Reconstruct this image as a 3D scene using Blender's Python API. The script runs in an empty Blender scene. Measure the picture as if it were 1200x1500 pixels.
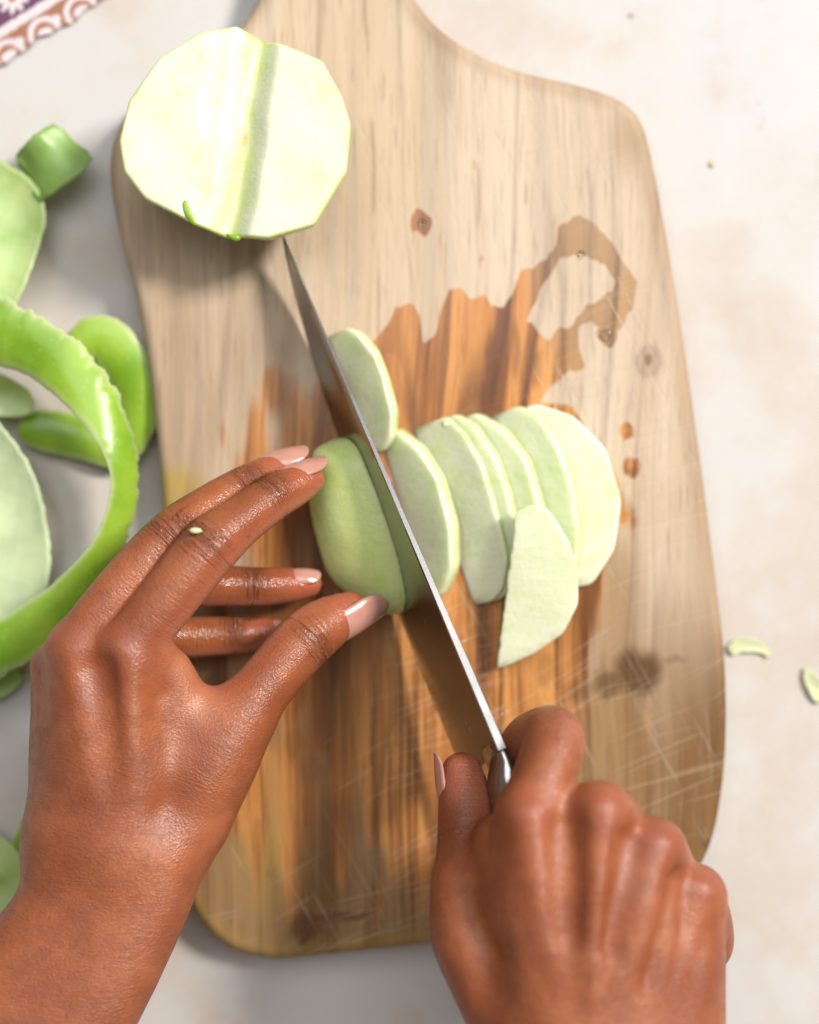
import bpy, bmesh, math, random
import numpy as np
from mathutils import Vector, Matrix
random.seed(4); rng = np.random.default_rng(4)

# ------------------------------------------------------------------ camera, world, lamps, exposure
CM = 0.01                      # everything below is authored in centimetres
H, F = 55.0, 2255.0            # camera height above the board top (cm), focal length in photo pixels
sc = bpy.context.scene
cam_d = bpy.data.cameras.new('camera'); cam = bpy.data.objects.new('camera', cam_d)
sc.collection.objects.link(cam); sc.camera = cam
cam.location = (0, 0, H*CM); cam.rotation_euler = (0, 0, 0)
cam_d.sensor_fit = 'VERTICAL'; cam_d.sensor_height = 36.0; cam_d.lens = F/1500*36.0
cam_d.clip_start = 0.02; cam_d.clip_end = 20
cam_d.dof.use_dof = True; cam_d.dof.focus_distance = (H-4.5)*CM; cam_d.dof.aperture_fstop = 3.0

world = bpy.data.worlds.new('World'); sc.world = world; world.use_nodes = True
world.node_tree.nodes['Background'].inputs[0].default_value = (1.0, 0.90, 0.81, 1)
world.node_tree.nodes['Background'].inputs[1].default_value = 0.22

def area(name, loc, target, size, power, col):
    d = bpy.data.lights.new(name, 'AREA'); d.shape = 'RECTANGLE'; d.size, d.size_y = size; d.energy = power; d.color = col
    o = bpy.data.objects.new(name, d); sc.collection.objects.link(o); o.location = loc
    o.rotation_euler = (Vector(target)-Vector(loc)).to_track_quat('-Z', 'Y').to_euler()
    return o
area('window_light', (3.30, 1.85, 3.75), (0, 0, 0), (0.98, 1.06), 355, (1.0, 0.95, 0.89))
area('overhead_fill', (-0.10, 1.35, 2.9), (0, 0, 0), (3.0, 2.0), 52, (0.97, 0.985, 1.0))  # large soft overhead fill, added to lift the general light level

sc.view_settings.view_transform = 'Standard'; sc.view_settings.look = 'None'
sc.view_settings.gamma = 1; sc.view_settings.exposure = 0.25
sc.render.engine = 'CYCLES'

# ------------------------------------------------------------------ helpers
C = sc.collection
def P(px, py, z=0.0):
    "photo pixel + height above the board top (cm) -> point in cm"
    s = (H-z)/F
    return np.array([(px-600)*s, (750-py)*s, z])
def unit(v): v = np.asarray(v, float); return v/np.linalg.norm(v)
def mesh_obj(name, verts, faces, mats, parent=None, smooth=True, fmat=None):
    me = bpy.data.meshes.new(name)
    v = np.asarray(verts, float)*CM
    me.from_pydata(v.tolist() if len(v) < 20000 else [tuple(r) for r in v.tolist()], [], faces if isinstance(faces, list) else faces.tolist())
    for m in (mats if isinstance(mats, (list, tuple)) else [mats]): me.materials.append(m)
    if fmat is not None: me.polygons.foreach_set('material_index', np.asarray(fmat, np.int32))
    me.polygons.foreach_set('use_smooth', [smooth]*len(me.polygons)); me.update()
    o = bpy.data.objects.new(name, me); C.objects.link(o)
    if parent: o.parent = parent
    return o
def attr(o, name, vals):
    a = o.data.attributes.new(name, 'FLOAT', 'POINT'); a.data.foreach_set('value', np.asarray(vals, np.float32))
def attr_col(o, name, vals):
    a = o.data.attributes.new(name, 'FLOAT_COLOR', 'POINT')
    v = np.ones((len(vals), 4), np.float32); v[:, :3] = vals; a.data.foreach_set('color', v.ravel())
def recentre(o):
    "put the origin at the thing's base"
    me = o.data; n = len(me.vertices); co = np.empty(n*3, np.float32); me.vertices.foreach_get('co', co); co = co.reshape(-1, 3)
    b = np.array([(co[:, 0].min()+co[:, 0].max())/2, (co[:, 1].min()+co[:, 1].max())/2, co[:, 2].min()], np.float32)
    me.vertices.foreach_set('co', (co-b).ravel()); me.update()
    if o.parent is None:
        kids = [c for c in bpy.data.objects if c.parent == o]
        for k in kids: k.location = k.location-Vector([float(x) for x in b])
    o.location = o.location+Vector([float(x) for x in b])
def tag(o, label, cat, group=None):
    o['label'] = label; o['category'] = cat
    if group: o['group'] = group
    return o
def smoothstep(a, b, x):
    t = np.clip((x-a)/(b-a), 0, 1); return t*t*(3-2*t)
def spline(pts, step=0.25):
    "Catmull-Rom through rows (any columns, first 3 are xyz)"
    p = np.asarray(pts, float); n = len(p); out = []
    ext = np.vstack([2*p[0]-p[1], p, 2*p[-1]-p[-2]])
    for i in range(n-1):
        a, b, c, d = ext[i:i+4]
        m = max(2, int(np.linalg.norm(c[:3]-b[:3])/step))
        t = np.linspace(0, 1, m, endpoint=False)[:, None]
        out.append(.5*((2*b)+(c-a)*t+(2*a-5*b+4*c-d)*t**2+(3*b-a-3*c+d)*t**3))
    out.append(p[-1:]); return np.vstack(out)
def vnoise(x, y, seed=0):
    "cheap smooth value noise, 0..1"
    r = np.random.default_rng(seed); T = r.random((64, 64))
    xi, yi = np.floor(x).astype(int), np.floor(y).astype(int); fx, fy = x-xi, y-yi
    fx, fy = fx*fx*(3-2*fx), fy*fy*(3-2*fy); g = lambda i, j: T[i % 64, j % 64]
    return (g(xi, yi)*(1-fx)+g(xi+1, yi)*fx)*(1-fy)+(g(xi, yi+1)*(1-fx)+g(xi+1, yi+1)*fx)*fy
def poly_sd(x, y, poly):
    "signed distance to polygon, negative inside"
    p = np.asarray(poly, float); q = np.roll(p, -1, 0); d = np.full(x.shape, 1e9); ins = np.zeros(x.shape, bool)
    for (ax, ay), (bx, by) in zip(p, q):
        ex, ey = bx-ax, by-ay; t = np.clip(((x-ax)*ex+(y-ay)*ey)/(ex*ex+ey*ey+1e-12), 0, 1)
        d = np.minimum(d, (x-ax-t*ex)**2+(y-ay-t*ey)**2)
        c = (ay > y) != (by > y)
        ins ^= c & (x < (bx-ax)*(y-ay)/(by-ay if by != ay else 1e-12)+ax)
    d = np.sqrt(d); return np.where(ins, -d, d)
def curve2(pts, n=8):
    "closed smooth loop through 2-D points"
    p = np.asarray(pts, float); m = len(p); out = []
    for i in range(m):
        a, b, c, d = p[i-1], p[i], p[(i+1) % m], p[(i+2) % m]
        t = np.linspace(0, 1, n, endpoint=False)[:, None]
        out.append(.5*((2*b)+(c-a)*t+(2*a-5*b+4*c-d)*t**2+(3*b-a-3*c+d)*t**3))
    return np.vstack(out)

# ------------------------------------------------------------------ node helper
class NT:
    def __init__(s, name):
        s.m = bpy.data.materials.new(name); s.m.use_nodes = True; s.t = s.m.node_tree; s.t.nodes.clear()
        s.out = s.t.nodes.new('ShaderNodeOutputMaterial'); s.b = s.t.nodes.new('ShaderNodeBsdfPrincipled')
        s.t.links.new(s.b.outputs[0], s.out.inputs[0]); s.co = s.t.nodes.new('ShaderNodeTexCoord').outputs['Object']
    def put(s, sock, v):
        if hasattr(v, 'is_output'): s.t.links.new(v, sock)
        else:
            if sock.type == 'RGBA' and len(v) == 3: v = (*v, 1)
            sock.default_value = v
    def set(s, **k):
        for n, v in k.items(): s.put(s.b.inputs[n.replace('_', ' ')], v)
    def map(s, scale=(1, 1, 1), rot=(0, 0, 0), loc=(0, 0, 0), co=None):
        n = s.t.nodes.new('ShaderNodeMapping'); s.put(n.inputs[0], co or s.co)
        n.inputs['Scale'].default_value = scale; n.inputs['Rotation'].default_value = rot; n.inputs['Location'].default_value = loc
        return n.outputs[0]
    def noise(s, scale, detail=3, rough=.55, co=None, dist=0.0, col=False):
        n = s.t.nodes.new('ShaderNodeTexNoise'); s.put(n.inputs['Vector'], co or s.co)
        n.inputs['Scale'].default_value = scale; n.inputs['Detail'].default_value = detail
        n.inputs['Roughness'].default_value = rough; n.inputs['Distortion'].default_value = dist
        return n.outputs[1 if col else 0]
    def voro(s, scale, co=None, feat='F1', out='Distance'):
        n = s.t.nodes.new('ShaderNodeTexVoronoi'); s.put(n.inputs['Vector'], co or s.co); n.feature = feat
        n.inputs['Scale'].default_value = scale; return n.outputs[out]
    def ramp(s, f, stops):
        n = s.t.nodes.new('ShaderNodeValToRGB'); s.put(n.inputs[0], f); e = n.color_ramp.elements
        while len(e) < len(stops): e.new(.5)
        for x, (p, c) in zip(e, stops): x.position = p; x.color = (*c, 1) if len(c) == 3 else c
        return n.outputs[0]
    def rng(s, f, a, b, c=0., d=1., smooth=True):
        n = s.t.nodes.new('ShaderNodeMapRange'); s.put(n.inputs[0], f); n.interpolation_type = 'SMOOTHSTEP' if smooth else 'LINEAR'
        for i, v in zip((1, 2, 3, 4), (a, b, c, d)): n.inputs[i].default_value = v
        return n.outputs[0]
    def mix(s, f, a, b, mode='MIX'):
        n = s.t.nodes.new('ShaderNodeMix'); n.data_type = 'RGBA'; n.blend_type = mode
        s.put(n.inputs[0], f); s.put(n.inputs[6], a); s.put(n.inputs[7], b); return n.outputs[2]
    def math(s, op, a, b=0.0, clamp=False):
        n = s.t.nodes.new('ShaderNodeMath'); n.operation = op; n.use_clamp = clamp; s.put(n.inputs[0], a); s.put(n.inputs[1], b); return n.outputs[0]
    def attr(s, name, out='Fac'):
        n = s.t.nodes.new('ShaderNodeAttribute'); n.attribute_name = name; return n.outputs[out]
    def xyz(s, x, y, z):
        n = s.t.nodes.new('ShaderNodeCombineXYZ')
        for i, v in enumerate((x, y, z)): s.put(n.inputs[i], v)
        return n.outputs[0]
    def bump(s, h, strength=.3, dist=.001, prev=None):
        n = s.t.nodes.new('ShaderNodeBump'); s.put(n.inputs['Height'], h); s.put(n.inputs['Strength'], strength); n.inputs['Distance'].default_value = dist
        if prev: s.put(n.inputs['Normal'], prev)
        return n.outputs[0]

# ------------------------------------------------------------------ materials
def mat_table():
    m = NT('plaster_tabletop')
    a = m.noise(9, 6, .68); b = m.noise(28, 4, .6); c = m.noise(95, 3, .6)
    col = m.ramp(a, [(.30, (.50, .50, .512)), (.46, (.498, .48, .46)), (.57, (.475, .42, .368)), (.70, (.498, .488, .482))])
    col = m.mix(m.math('MULTIPLY', m.rng(b, .58, .76), .55), col, (.46, .385, .32)); col = m.mix(m.math('MULTIPLY', m.rng(c, .66, .78), m.rng(b, .5, .7)), col, (.42, .30, .22))
    v = m.voro(60); sp = m.math('MULTIPLY', m.rng(v, .13, .04), m.rng(m.noise(17), .62, .68)); col = m.mix(sp, col, (.30, .20, .14))
    m.set(Base_Color=col, Roughness=m.rng(b, .3, .7, .5, .68), Normal=m.bump(m.math('ADD', b, m.math('MULTIPLY', c, .5)), .25, .0006))
    return m.m
def mat_wood():
    m = NT('worn_teak')
    warp = m.noise(5, 2, .5, col=True)
    sub = m.t.nodes.new('ShaderNodeVectorMath'); sub.operation = 'MULTIPLY_ADD'
    m.put(sub.inputs[0], warp); sub.inputs[1].default_value = (.02, .0, 0); m.put(sub.inputs[2], m.co); co = sub.outputs[0]
    g1 = m.noise(1, 5, .62, co=m.map((42, 2.4, 20), co=co)); g2 = m.noise(1, 4, .65, co=m.map((170, 5, 40), co=co)); g3 = m.noise(1, 3, .7, co=m.map((620, 16, 90), co=co))
    wet = m.attr('wet'); aged_shade = m.attr('aged_shade'); yel = m.attr('yellow'); dark = m.attr('dark')
    wet = m.rng(m.math('ADD', wet, m.math('MULTIPLY', m.math('SUBTRACT', g2, .5), .5)), .30, .68)
    dry = m.mix(m.rng(g1, .33, .68), (.475, .36, .25), (.56, .46, .355))
    dry = m.mix(m.math('MULTIPLY', m.rng(g2, .47, .66), .6), dry, (.41, .33, .26))
    dry = m.mix(m.math('MULTIPLY', m.rng(g3, .50, .70), .40), dry, (.33, .235, .16))
    old = m.mix(m.rng(g1, .35, .65), (.15, .075, .027), (.285, .172, .078)); old = m.mix(m.math('MULTIPLY', m.rng(g2, .50, .7), .7), old, (.12, .066, .028))
    old = m.mix(m.math('MULTIPLY', m.rng(g3, .5, .75), .25), old, (.33, .25, .16))
    dry = m.mix(aged_shade, dry, old); dry = m.mix(m.math('MULTIPLY', yel, .8), dry, (.36, .24, .035))  # old-wood brown, also painted in as shade left of the knife
    wc = m.ramp(g1, [(.36, (.10, .034, .009)), (.44, (.38, .15, .038)), (.53, (.62, .285, .082)), (.60, (.53, .215, .056)), (.68, (.17, .06, .016))])
    wc = m.mix(m.math('MULTIPLY', m.rng(g2, .50, .63), .8), wc, (.15, .052, .015)); wc = m.mix(m.math('MULTIPLY', m.rng(g3, .54, .75), .45), wc, (.12, .045, .015))
    wc = m.mix(m.math('MULTIPLY', m.attr('pale'), .8), wc, m.mix(m.rng(g1, .35, .65), (.27, .17, .075), (.36, .245, .125))); wc = m.mix(m.math('MULTIPLY', aged_shade, .15), wc, (.17, .085, .03))
    col = m.mix(wet, dry, wc); col = m.mix(m.math('MULTIPLY', dark, .95), col, (.085, .038, .014))
    # growth-ring lines: contours of a slow noise stretched along the board
    rn = m.math('FRACT', m.math('MULTIPLY', m.noise(1, 2, .45, co=m.map((15, .9, 6), co=co)), 11.0)); rl = m.math('MINIMUM', rn, m.math('SUBTRACT', 1.0, rn))
    line = m.math('MULTIPLY', m.rng(rl, .13, .01), m.rng(m.noise(1, 2, .5, co=m.map((40, 6, 5))), .36, .58))
    band = m.rng(rn, .0, 1.0, 0., 1., False)
    col = m.mix(m.math('MULTIPLY', line, m.rng(wet, 0, 1, .24, .72)), col, (.085, .030, .010))
    col = m.mix(m.math('MULTIPLY', m.math('MULTIPLY', band, wet), .30), col, (.17, .06, .017))
    pore = m.math('MULTIPLY', m.rng(m.noise(1, 2, .5, co=m.map((1300, 55, 10))), .60, .70), .55); col = m.mix(pore, col, m.mix(wet, (.25, .17, .11), (.15, .055, .016)))
    # pale knife scars in two directions
    scar = None
    for rot, k in ((1.15, 0), (1.32, .3), (-.5, .6), (1.0, .9)):
        c2 = m.map((800, 14, 1), co=m.map((1, 1, 1), rot=(0, 0, rot), loc=(k, k*3, k))); n = m.noise(1, 1, .5, co=c2)
        s_ = m.math('MULTIPLY', m.rng(n, .62, .70), m.rng(m.noise(14+k*5), .46, .60)); scar = s_ if scar is None else m.math('MAXIMUM', scar, s_)
    scar = m.math('MULTIPLY', scar, m.attr('scar'))
    col = m.mix(m.math('MULTIPLY', scar, m.rng(wet, 0, 1, .24, .16)), col, (.50, .42, .31))
    rough = m.mix(wet, m.mix(aged_shade, (.62,)*3, (.5,)*3), (.24,)*3)
    h = m.math('ADD', m.math('MULTIPLY', g2, .5), m.math('ADD', m.math('MULTIPLY', g3, .6), m.math('MULTIPLY', scar, -.9)))
    hb = m.math('MULTIPLY', h, m.rng(wet, 0, 1, 1, .45))
    m.set(Base_Color=col, Roughness=rough, Normal=m.bump(hb, .35, .0006)); m.put(m.b.inputs['Specular IOR Level'], m.rng(wet, 0, 1, .14, .5))
    return m.m
def mat_skin():
    m = NT('brown_skin')
    tone = m.attr('tone'); palm = m.attr('palm'); s = m.attr('along'); cr = m.attr('crease'); fine = m.attr('fine'); lat = m.attr('across'); red = m.attr('red')
    big = m.noise(45, 4, .6); mid = m.noise(170, 3, .6); pores = m.voro(1500); pores2 = m.noise(900, 2, .6)
    col = m.mix(m.rng(big, .3, .7), (.225, .058, .020), (.325, .100, .037))
    col = m.mix(m.math('MULTIPLY', m.rng(mid, .42, .70), .5), col, (.20, .055, .022))
    col = m.mix(palm, col, (.43, .165, .095)); col = m.mix(m.math('MULTIPLY', red, .75), col, (.40, .105, .062))
    col = m.mix(m.math('MULTIPLY', tone, .85), col, (.115, .040, .022))
    fre = m.math('MULTIPLY', m.rng(m.voro(60), .085, .05), m.rng(m.noise(31, 1), .56, .62)); col = m.mix(m.math('MULTIPLY', fre, .7), col, (.10, .03, .018))
    # creases run across the finger: noise very stretched in the across direction
    cc = m.xyz(m.math('MULTIPLY', s, 6.5), m.math('MULTIPLY', lat, 1.0), m.math('MULTIPLY', lat, .3))
    cl = m.noise(1, 3, .6, co=cc, dist=.35); cl = m.rng(cl, .36, .60)
    fc = m.noise(1, 2, .6, co=m.xyz(m.math('MULTIPLY', s, 22), m.math('MULTIPLY', lat, 4.5), .5), dist=.6)
    col = m.mix(m.math('MULTIPLY', cr, m.math('MULTIPLY', m.math('SUBTRACT', 1.0, cl), .38)), col, (.07, .019, .010))
    wetk = m.attr('wetness')
    rough = m.math('SUBTRACT', m.rng(mid, .3, .7, .36, .48), m.math('MULTIPLY', wetk, .30))
    n1 = m.bump(m.math('MULTIPLY', cl, cr), .8, .0010)
    n2 = m.bump(m.math('MULTIPLY', fc, fine), .75, .0007, n1)
    n3 = m.bump(m.math('ADD', pores, m.math('MULTIPLY', pores2, .8)), .30, .00045, n2)
    n4 = m.bump(mid, .10, .0012, n3)
    m.set(Base_Color=col, Roughness=rough, Normal=n4)
    m.b.inputs['Subsurface Weight'].default_value = .14; m.b.inputs['Subsurface Radius'].default_value = (1, .32, .16); m.b.inputs['Subsurface Scale'].default_value = .004
    m.b.inputs['Specular IOR Level'].default_value = .5
    return m.m
def mat_nail():
    m = NT('nude_gloss_nail'); n = m.noise(120, 2)
    v = m.attr('tip')
    col = m.mix(m.rng(n, .3, .7), (.42, .20, .15), (.47, .24, .19)); col = m.mix(m.math('MULTIPLY', v, .5), col, (.46, .24, .18))
    m.set(Base_Color=col, Roughness=.16); m.b.inputs['Coat Weight'].default_value = .5; m.b.inputs['Coat Roughness'].default_value = .08
    m.b.inputs['Subsurface Weight'].default_value = .12; m.b.inputs['Subsurface Scale'].default_value = .002
    return m.m
def mat_flesh(name, a, b, green):
    m = NT(name)
    n = m.noise(38, 4, .62); f = m.noise(420, 4, .7); st = m.noise(1, 4, .65, co=m.map((55, 300, 160), rot=(0, 0, .35), co=None)); bl = m.noise(120, 3, .6)
    col = m.mix(m.rng(n, .30, .70), a, b); col = m.mix(m.math('MULTIPLY', m.rng(bl, .50, .72), .35), col, green)
    col = m.mix(m.math('MULTIPLY', m.rng(st, .52, .70), .30), col, tuple(min(1, c*1.12) for c in b))
    rd = m.math('ADD', m.attr('green_tint'), m.math('MULTIPLY', m.math('SUBTRACT', bl, .5), .5)); col = m.mix(m.math('MULTIPLY', m.rng(rd, .1, .95), .9), col, green)
    br = m.math('MULTIPLY', m.rng(m.voro(36), .20, .05), m.rng(m.noise(20, 1), .58, .66)); col = m.mix(m.math('MULTIPLY', br, .55), col, (.50, .36, .07))
    col = m.mix(m.math('MULTIPLY', m.attr('bruise'), m.rng(bl, .3, .6, .3, .9)), col, (.52, .36, .06))
    m.set(Base_Color=col, Roughness=m.rng(f, .35, .7, .22, .46), Normal=m.bump(m.math('ADD', f, m.math('MULTIPLY', st, .9)), .30, .0009))
    m.b.inputs['Subsurface Weight'].default_value = .55; m.b.inputs['Subsurface Radius'].default_value = (.8, 1, .4); m.b.inputs['Subsurface Scale'].default_value = .009
    return m.m
def mat_peel():
    m = NT('green_apple_skin'); n = m.noise(40, 3); v = m.voro(330); st = m.noise(1, 3, .6, co=m.map((200, 200, 200)))
    col = m.mix(m.rng(n, .3, .7), (.15, .30, .012), (.27, .43, .04)); col = m.mix(m.math('MULTIPLY', m.rng(v, .16, .06), .55), col, (.42, .55, .20))
    col = m.mix(m.math('MULTIPLY', m.attr('edge'), .8), col, (.55, .60, .36))
    m.set(Base_Color=col, Roughness=m.rng(st, .3, .7, .26, .36), Normal=m.bump(m.math('ADD', v, n), .10, .0006))
    m.b.inputs['Subsurface Weight'].default_value = .2; m.b.inputs['Subsurface Scale'].default_value = .004; m.b.inputs['Subsurface Radius'].default_value = (.6, 1, .2)
    return m.m
def mat_peel_in():
    m = NT('apple_peel_inside'); n = m.noise(60, 4, .6); f = m.noise(600, 3, .7)
    col = m.mix(m.rng(n, .3, .7), (.27, .41, .11), (.42, .54, .23)); col = m.mix(m.math('MULTIPLY', m.attr('edge'), .6), col, (.24, .38, .09))
    m.set(Base_Color=col, Roughness=.34, Normal=m.bump(f, .3, .0006))
    m.b.inputs['Subsurface Weight'].default_value = .25; m.b.inputs['Subsurface Scale'].default_value = .004; m.b.inputs['Subsurface Radius'].default_value = (.7, 1, .3)
    return m.m
def mat_steel():
    m = NT('brushed_steel'); st = m.noise(1, 3, .6, co=m.map((1400, 1400, 25))); n = m.noise(30, 3)
    spots = m.math('MULTIPLY', m.rng(m.voro(150), .17, .11), m.rng(m.noise(40, 1), .57, .60))
    m.set(Base_Color=m.mix(spots, (.34, .335, .33), (.46, .42, .36)), Metallic=1.0, Roughness=m.math('ADD', m.rng(n, .3, .7, .17, .27), m.math('MULTIPLY', spots, .2)), Normal=m.bump(st, .05, .0003))
    return m.m
def plain(name, col, rough, **k):
    m = NT(name); n = m.noise(80, 3); d = tuple(c*.8 for c in col)
    m.set(Base_Color=m.mix(m.rng(n, .3, .7), d, col), Roughness=rough)
    for a, v in k.items(): m.b.inputs[a.replace('_', ' ')].default_value = v
    return m.m
def mat_water():
    m = NT('water'); m.set(Base_Color=(.95, .93, .88), Roughness=.03); m.b.inputs['Transmission Weight'].default_value = 1; m.b.inputs['IOR'].default_value = 1.33; return m.m
def mat_print():
    m = NT('printed_cotton'); w = m.noise(700, 2); c = m.attr('print', 'Color')
    m.set(Base_Color=m.mix(m.math('MULTIPLY', w, .35), c, m.mix(.5, c, (.3, .22, .22))), Roughness=.85, Normal=m.bump(w, .4, .0005)); return m.m
TABLE, WOOD, SKIN, NAIL, STEEL, PEEL, PEELIN, WATER, PRINT = mat_table(), mat_wood(), mat_skin(), mat_nail(), mat_steel(), mat_peel(), mat_peel_in(), mat_water(), mat_print()
FLESH = mat_flesh('apple_flesh', (.655, .715, .46), (.71, .755, .56), (.50, .63, .17))
FLESHIN = mat_flesh('apple_flesh_core_side', (.615, .66, .475), (.665, .70, .555), (.52, .61, .19))
HANDLE = plain('black_handle', (.02, .018, .017), .4); BROWN = plain('brown_seed_skin', (.30, .16, .03), .5)
SHAVE = plain('apple_shaving', (.60, .64, .38), .45)
BRASS = plain('steel_rivet', (.6, .58, .54), .3, Metallic=1.0)

# ------------------------------------------------------------------ setting: tabletop
ZT = -1.8
n = 2; t = mesh_obj('tabletop', [(-70, -70, ZT), (70, -70, ZT), (70, 70, ZT), (-70, 70, ZT), (-70, -70, ZT-3), (70, -70, ZT-3), (70, 70, ZT-3), (-70, 70, ZT-3)],
    [(0, 1, 2, 3), (7, 6, 5, 4), (0, 4, 5, 1), (1, 5, 6, 2), (2, 6, 7, 3), (3, 7, 4, 0)], TABLE, smooth=False)
t['kind'] = 'structure'

# ------------------------------------------------------------------ cutting board
def make_board():
    L = [(487, -470), (440, -455), (412, -420), (402, -360), (400, -250), (397, -110), (388, -40), (372, 5), (352, 34), (318, 66), (255, 104), (198, 145), (168, 192), (159, 240), (165, 300), (180, 370), (199, 440),
         (215, 530), (226, 620), (236, 730), (245, 850), (250, 1000), (252, 1150), (259, 1260), (275, 1322), (304, 1366), (345, 1395), (400, 1408)]
    R = [(495, -470), (540, -455), (568, -420), (578, -360), (580, -250), (583, -110), (592, -40), (612, 2), (648, 42), (700, 76), (765, 102), (850, 122), (912, 145), (944, 182), (963, 260), (985, 380), (1010, 540),
         (1035, 720), (1055, 880), (1065, 980), (1066, 1090), (1057, 1180), (1042, 1242), (1018, 1286), (975, 1324), (900, 1349), (780, 1367), (630, 1385), (500, 1399), (410, 1408.5)]
    def dens(p):
        return spline([(a, b, 0) for a, b in p], 6)[:, :2]
    l, r = dens(L), dens(R)
    l = l[np.argsort(l[:, 1])]; r = r[np.argsort(r[:, 1])]
    y0, y1 = max(l[0, 1], r[0, 1])+.2, min(l[-1, 1], r[-1, 1])-.1
    nr, nc = 560, 300
    e = np.linspace(0, 1, nr); ys = y0+(y1-y0)*e
    # crowd rows at both ends where the outline turns quickly
    ys = np.unique(np.concatenate([ys, y0+np.array([.5, 1, 2, 3.5]), y1-np.array([.3, .8, 1.5, 2.5, 4, 6]), np.linspace(1380, y1, 14)])); nr = len(ys)
    xl, xr = np.interp(ys, l[:, 1], l[:, 0]), np.interp(ys, r[:, 1], r[:, 0])
    u = np.linspace(0, 1, nc); u = np.unique(np.concatenate([u, [.0008, .0018, .003, .005, .007, 1-.0008, 1-.0018, 1-.003, 1-.005, 1-.007]])); nc = len(u)
    X = xl[:, None]+(xr-xl)[:, None]*u[None]; Y = np.repeat(ys[:, None], nc, 1)
    outline = np.vstack([l, r[::-1]]); sub = outline[::2]
    d = -poly_sd(X.ravel(), Y.ravel(), sub).reshape(X.shape)/41.0; d = np.clip(d, 0, None)
    d[0] = d[-1] = 0; d[:, 0] = d[:, -1] = 0
    rr = .42; q = np.clip(d/rr, 0, 1); Z = -rr+rr*np.sqrt(1-(1-q)**2)
    Z += (vnoise(X/90, Y/180, 3)-.5)*.03*q
    pts = np.stack([(X-600)*H/F, (750-Y)*H/F, Z], -1).reshape(-1, 3)
    idx = np.arange(nr*nc).reshape(nr, nc)
    fa = np.stack([idx[1:, :-1], idx[1:, 1:], idx[:-1, 1:], idx[:-1, :-1]], -1).reshape(-1, 4)
    loop = np.concatenate([idx[:, 0], idx[-1, 1:], idx[::-1, -1][1:], idx[0, ::-1][1:-1]])
    base = pts[loop]; cen = base.mean(0); rings = []; V = [pts]; off = len(pts)
    tan = np.roll(base, -3, 0)-np.roll(base, 3, 0); nn = np.stack([-tan[:, 1], tan[:, 0]], 1); nn /= np.linalg.norm(nn, axis=1)[:, None]+1e-9
    sgn = np.sign(((base[:, :2]-cen[:2])*nn).sum(1).mean()); prev = loop; F2 = fa.tolist()
    for z, ins in ((-.8, -.01), (-1.35, .0), (-1.62, .07), (-1.775, .25)):
        b = base.copy(); b[:, :2] -= nn*sgn*ins; b[:, 2] = z; ring = np.arange(off, off+len(b)); V.append(b); off += len(b)
        m = len(loop)
        F2 += [[int(prev[i]), int(prev[(i+1) % m]), int(ring[(i+1) % m]), int(ring[i])] for i in range(m)]; prev = ring
    F2.append([int(i) for i in prev])
    o = mesh_obj('cutting_board', np.vstack(V), F2, WOOD)
    x, y = X.ravel(), Y.ravel()
    wx = x+(vnoise(x/16, y/30, 5)-.5)*8; wy = y+(vnoise(x/13, y/40, 6)-.5)*12+(vnoise(x/5, y/60, 16)-.5)*5
    WET = [(545, 500), (560, 478), (582, 448), (600, 446), (614, 470), (622, 500), (636, 492), (643, 460), (655, 424), (672, 424), (690, 436), (706, 434), (722, 452), (738, 452), (764, 404), (800, 380), (818, 336), (850, 318),
           (878, 342), (916, 384), (934, 412), (926, 452), (902, 482), (880, 486), (868, 470), (852, 480), (856, 540), (812, 556), (790, 585), (840, 600), (905, 720), (922, 760), (900, 800), (870, 860), (846, 940), (834, 1010), (862, 1040), (800, 1100), (740, 1180), (650, 1260),
           (560, 1270), (470, 1220), (400, 1160), (360, 1060), (330, 960), (330, 800), (345, 690), (372, 640), (385, 600), (392, 562), (440, 560), (480, 566), (520, 530)]
    HOLE = [(768, 468), (790, 432), (826, 370), (850, 374), (872, 382), (903, 408), (898, 428), (862, 446), (836, 476), (800, 497), (782, 482)]
    dw = poly_sd(wx, wy, WET); dh = poly_sd(wx, wy, HOLE)
    soft = 6+230*smoothstep(880, 1200, y)+120*smoothstep(540, 440, x)*smoothstep(470, 540, y)+45*smoothstep(780, 880, x)*smoothstep(620, 800, y)
    wet = 1-smoothstep(-1, 1, (dw+(vnoise(x/25, y/70, 31)-.5)*soft*.9)/soft); wet *= smoothstep(-3, 3, dh)
    for cx, cy, a, s_ in ((617, 325, 15, 1), (693, 245, 8, .45), (707, 380, 4, .7), (918, 635, 12, .9), (925, 683, 13, .6), (888, 492, 14, 1), (912, 760, 8, .8), (648, 560, 3, .5), (1020, 60, 0, 0)):
        if a: wet = np.maximum(wet, s_*(1-smoothstep(a-3, a+3, np.hypot(wx-cx, (wy-cy)*.8))))
    dark = np.zeros_like(wet)
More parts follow.
